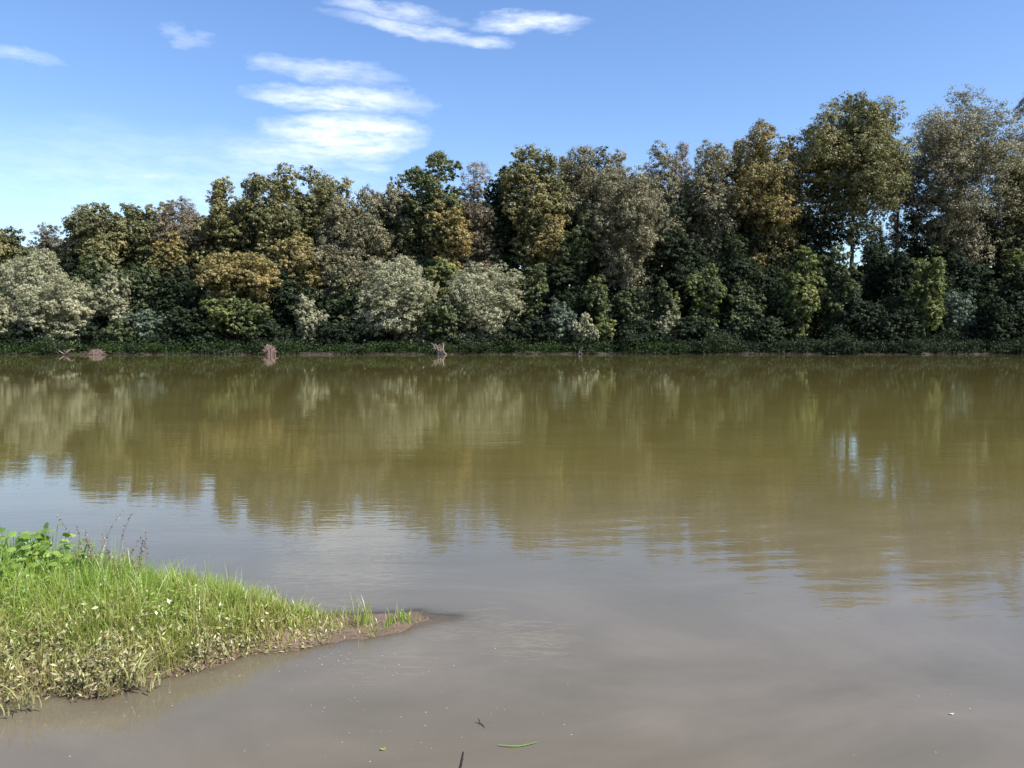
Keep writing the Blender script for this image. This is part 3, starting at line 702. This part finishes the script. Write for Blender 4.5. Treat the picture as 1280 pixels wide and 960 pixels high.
# dead litter lying on the mud
def keepl(x, y):
    d = sdf(x, y, POLY); px = 640+FPX*x/y
    return (d > -.04) & (px > -160) & (px < 400) & (rng.random(len(x)) < np.clip(.4+.8*sn(x, y, 10, 9), .05, 1)*np.where(lushness(x, y) < .5, 1, .1))
Pq = scatter(1500, (-4.0, -.5), (4.0, 5.6), keepl)
x, y = Pq.T; n = len(x)
P = np.stack([x, y, np.maximum(ground_h(x, y), 0)+rng.uniform(.003, .018, n)], -1)
V, F, TT = leaves(P, rng.normal(size=(n, 3))*.35+[0, 0, 1], .032, .3, rng, np.clip(rng.normal(.4, .25, n), 0, 1))
o = link('plant_litter', mesh_from('plant_litter', V, F, GM['straw'], TT)); tag(o, 'dead leaves and straw lying on the mud of the spit', 'litter', kind='stuff')

# large-leaved plants on the back left of the spit
def lobed_leaf(G, base, tip_dir, nrm, size, t):
    """palmate five-lobed leaf, slightly cupped"""
    td = tip_dir/np.linalg.norm(tip_dir); nrm = nrm-(nrm@td)*td; nrm /= np.linalg.norm(nrm); sd = np.cross(nrm, td)
    ang = np.radians([-165, -140, -112, -85, -62, -38, -20, 0, 20, 38, 62, 85, 112, 140, 165])
    rad = np.array([.42, .60, .50, .78, .62, .86, .74, 1.05, .74, .86, .62, .78, .50, .60, .42])*size*.62
    c = base+td*size*.3
    ring = [c+td*math.cos(a)*r+sd*math.sin(a)*r-nrm*0.35*(r**2)/size for a, r in zip(ang, rad)]
    V = np.vstack([[c+nrm*.02*size], ring, [base]]); n = len(ring)
    F = []
    for i in range(0, n-1, 2): F.append([0, i+1, i+2, i+3])
    F.append([0, n, n+1, 1])
    G.add(V, F, t)
def big_plant(px, py, Y, hgt, n, size, label, seed, spread=.16):
    r = np.random.default_rng(seed); top = at(px, py, Y)
    gz = float(ground_h(np.array([top.x]), np.array([Y]))[0]); hgt = max(.15, top.z-gz)
    n = int(n*1.8); size *= .9
    root = empty('broadleaf_plant', (top.x, Y, gz)); tag(root, label, 'plant', 'large leaved plants at the back of the spit')
    S = Geo(); G = Geo()
    for i in range(n):
        a = r.uniform(0, 6.28); rr = spread*math.sqrt(r.random()); z = hgt*(1-.75*(rr/spread)**2*.5)*r.uniform(.45, 1.0)
        e = np.array([math.cos(a)*rr, math.sin(a)*rr, z]); b = np.array([math.cos(a)*rr*.15, math.sin(a)*rr*.15, 0])
        m_ = (b+e)/2+np.array([0, 0, .03])
        S.tube([b, m_, e], [.004, .003, .002], 4)
        out = np.array([math.cos(a), math.sin(a), -.15])+r.normal(0, .35, 3)
        lobed_leaf(G, e, out, np.array([0, -.35, 1])+r.normal(0, .35, 3), size*r.uniform(.65, 1.15), np.clip(r.normal(.6, .22), 0, 1))
    link('stem', S.mesh('stem', GM['broad']), root); link('foliage', G.mesh('foliage', GM['broad']), root)
for a in ((62, 652, 5.55, 0, 46, .085, 'tallest large leaved plant at the back of the spit, left of the feathery seed grass', 1, .2),
          (18, 655, 5.5, 0, 44, .085, 'large leaved plant at the back of the spit touching the left photo edge', 2, .22),
          (92, 668, 5.45, 0, 30, .07, 'large leaved plant just left of the feathery seed grass', 3, .15),
          (8, 700, 5.15, 0, 34, .08, 'large leaved plant at the left edge in front of the rear ones', 4, .2),
          (48, 686, 5.3, 0, 34, .075, 'large leaved plant in the middle of the big leaved patch', 5, .18),
          (-60, 655, 5.4, 0, 40, .09, 'large leaved plant mostly beyond the left photo edge', 6, .25)):
    big_plant(*a)

# seed grass
def tuft(name, label, px, py_top, X_Y, n, width, tnt, seed, cat, m='grass', spread=.03, panicle=False, group=None, lean=(.1, .7), seeds=None):
    r = np.random.default_rng(seed); Y = X_Y; top = at(px, py_top, Y)
    gz = max(float(ground_h(np.array([top.x]), np.array([Y]))[0]), -.01)
    hgt = max(.04, top.z-gz)
    root = empty(name, (top.x, Y, gz)); tag(root, label, cat, group)
    n = int(n*1.8) if name == 'grass_tuft' else n
    b = np.stack([r.normal(0, spread, n), r.normal(0, spread, n), np.full(n, -.01)], -1)
    hh = hgt*r.uniform(.4, 1.2, n)
    ld = r.uniform(0, 6.28, n); le = r.uniform(*lean, n)
    V, F, TT = blades(b, hh, ld, le, r.uniform(.7, 1.2, n)*width, r, np.clip(r.normal(tnt, .15, n), 0, 1), 5)
    link('foliage', mesh_from('foliage', V, F, GM[m], TT), root)
    if panicle:
        k = min(n, 14)
        P = []
        for i in range(k):
            for t in np.linspace(.6, 1, 16):
                q = b[i]+np.array([math.cos(ld[i]), math.sin(ld[i]), 0])*hh[i]*le[i]*.75*t**1.9+np.array([0, 0, hh[i]*(t-.42*le[i]*t**2.2)])
                for _ in range(3): P.append(q+r.normal(0, .012, 3)*(1.3-t))
        P = np.array(P)
        V, F, TT = leaves(P, r.normal(size=P.shape), .016, .4, r, r.random(len(P)), np.array([0, 0, .8]))
        link('seed_heads', mesh_from('seed_heads', V, F, GM['seed'], TT), root)
tuft('seed_grass', 'tall feathery seed grass rising left, above the big leaves', 120, 634, 5.35, 24, .004, .1, 21, 'grass plant', 'straw', .05, True, lean=(.1, .5))
tuft('seed_grass', 'shorter brownish seed grass right of the tall feathery one', 158, 672, 5.3, 20, .004, .1, 22, 'grass plant', 'straw', .05, True, lean=(.1, .6))
tuft('seed_grass', 'thin dark seed stalks sticking out above the middle of the grass', 205, 702, 5.25, 5, .003, .0, 23, 'grass plant', 'straw', .04, True, lean=(.1, .4))
TG = 'grass tufts on the drowned tip of the spit'
for (px, pt, Yb, n, wd, tn, lab, sd, spd, ln) in (
    (453, 742, 5.25, 26, .006, .42, 'tallest upright grass tuft near the tip of the spit', 31, .045, (.05, .5)),
    (503, 752, 5.30, 30, .007, .5, 'arching green tuft, the outermost one on the tip', 32, .04, (.2, .95)),
    (487, 762, 5.22, 14, .006, .6, 'small dark tuft between the tallest tuft and the outermost arching tuft', 33, .02, (.1, .5)),
    (463, 774, 5.12, 30, .006, .35, 'pale sprawling tuft in front of the tallest one', 34, .06, (.5, 1.2)),
    (405, 790, 4.98, 16, .005, .45, 'little tuft nearest the viewer on the mud of the tip', 35, .025, (.3, 1.0)),
    (422, 775, 5.14, 12, .005, .35, 'little dry tuft left of the tall tuft on bare mud', 36, .03, (.3, 1.0)),
    (411, 766, 5.25, 14, .006, .5, 'short tuft at the end of the closed grass', 37, .04, (.1, .8)),
    (386, 768, 5.18, 16, .006, .55, 'yellow green tuft where the grass gives way to mud', 38, .05, (.1, .8)),
    (524, 768, 5.34, 6, .004, .3, 'few thin blades standing in the water beyond the last tuft', 39, .03, (.2, .7))):
    tuft('grass_tuft', lab, px, pt, Yb, n, wd, tn, sd, 'grass tuft', 'grass', spd, False, TG, ln)
# long arching clump bent over the front edge
r = np.random.default_rng(51); p = onwater(178, 852, .05)
root = empty('bent_reed', (p.x, p.y, .04)); tag(root, 'pale reed clump bent over the front edge of the spit', 'reed')
n = 26; b = np.stack([r.normal(0, .05, n), r.normal(0, .03, n), np.full(n, -.01)], -1)
V, F, TT = blades(b, r.uniform(.16, .30, n), r.normal(-.5, 1.1, n), r.uniform(.6, 1.15, n), r.uniform(.007, .011, n), r, np.clip(r.normal(.85, .15, n), 0, 1), 8)
link('foliage', mesh_from('foliage', V, F, GM['straw'], TT), root)
p = onwater(22, 880, .05)
root = empty('bent_reed', (p.x, p.y, .03)); tag(root, 'pale drooping reed clump at the lower left photo edge', 'reed')
b = np.stack([r.normal(0, .05, n), r.normal(0, .03, n), np.full(n, -.01)], -1)
V, F, TT = blades(b, r.uniform(.14, .26, n), r.normal(-1.6, .7, n), r.uniform(.6, 1.1, n), r.uniform(.006, .01, n), r, np.clip(r.normal(.8, .15, n), 0, 1), 8)
link('foliage', mesh_from('foliage', V, F, GM['straw'], TT), root)
# bleached leaves
p = at(173, 770, 4.72); gz = float(ground_h(np.array([p.x]), np.array([4.72]))[0])
root = empty('bleached_plant', (p.x, 4.72, gz)); tag(root, 'plant with a few white bleached leaves in the grass', 'plant')
G = Geo(); S = Geo(); zt = p.z-gz
for i, (dx, dz) in enumerate(((-.03, 0), (0, .012), (.025, -.005), (.012, -.035), (-.022, -.045), (.03, .018))):
    e = np.array([dx, r.normal(0, .01), zt+dz]); S.tube([(0, 0, 0), (dx*.5, 0, zt*.6), e], [.003, .0025, .0015], 4)
    lobed_leaf(G, e, np.array([dx*20, -.4, .1]), np.array([0, -.8, .7])+r.normal(0, .3, 3), .042, r.random())
link('stem', S.mesh('stem', GM['straw']), root); link('leaves', G.mesh('leaves', GM['white']), root)

# ------------------------------------------------------------------ things in and on the near water
DARKW = bark_mat('wet dark wood', (0.015, 0.012, 0.01), (0.05, 0.04, 0.03), 30)
p = onwater(572, 972)
G = Geo(); e = at(579, 940, p.y+.01)-p
G.tube([(-.01, 0, -.25), (0, 0, 0), tuple(e*.5+Vector((.002, 0, 0))), tuple(e)], [.008, .0075, .006, .004], 7)
G.tube([tuple(e*.55), tuple(e*.7+Vector((.008, 0, .004)))], [.004, .002], 5)
o = link('stick', G.mesh('stick', DARKW, True), None, p); tag(o, 'dark wet stick poking out of the water at the bottom edge', 'stick')
p = onwater(601, 905); G = Geo()
G.tube([(0, 0, -.05), (-.004, 0, .006), (-.012, .01, .022)], [.004, .004, .003], 6); G.tube([(0, 0, .002), (.012, -.02, .003), (.022, -.05, -.002)], [.003, .0025, .0015], 5)
o = link('twig', G.mesh('twig', DARKW, True), None, p); tag(o, 'tiny dark twig in the water above the stick', 'twig')
def floater(name, label, px, py, ln, wd, ang, m, t, cat):
    p = onwater(px, py, .003); G = Geo(); c, s_ = math.cos(ang), math.sin(ang)
    u = np.linspace(-1, 1, 9); V = []
    for q in u:
        ww = wd*(1-q*q)**.6+.0004; x0 = q*ln/2; bend = .12*ln*(q*q)
        for sg in (-1, 1): V.append((c*x0-s_*(bend+sg*ww/2), s_*x0+c*(bend+sg*ww/2), .002+.004*abs(q)))
    F = [[2*i, 2*i+1, 2*i+3, 2*i+2] for i in range(8)]
    G.add(V, F, t); o = link(name, G.mesh(name, GM[m]), None, p); tag(o, label, cat)
floater('floating_grass', 'long green grass blade floating near the bottom edge', 648, 933, .20, .010, .15, 'grass', .7, 'grass blade')
floater('floating_leaf', 'yellow green leaf floating left of the dark stick', 479, 937, .03, .018, .4, 'grass', .3, 'leaf')
floater('floating_leaf', 'pale leaf floating at the lower right edge', 1190, 893, .025, .012, .1, 'white', .5, 'leaf')
V = []; F = []; T = []
fx = np.concatenate([rng.uniform(300, 640, 70), rng.uniform(0, 1280, 60), rng.normal(430, 45, 40)]); fy = np.concatenate([rng.uniform(810, 950, 70), rng.uniform(640, 955, 60), rng.normal(822, 12, 40)])
P = np.array([tuple(onwater(a, b, .004)) for a, b in zip(fx, fy)])
P = P[(sdf(P[:, 0], P[:, 1], POLY) < -.05)]; n = len(P)
V, F, TT = leaves(P, rng.normal(size=(n, 3))*.05+[0, 0, 1], .006, .6, rng, rng.random(n))
V[:, 2] = np.maximum(V[:, 2], .002)
o = link('floating_debris', mesh_from('floating_debris', V, F, GM['white'], TT)); tag(o, 'tiny pale specks of plant debris floating on the near water', 'debris', kind='stuff')
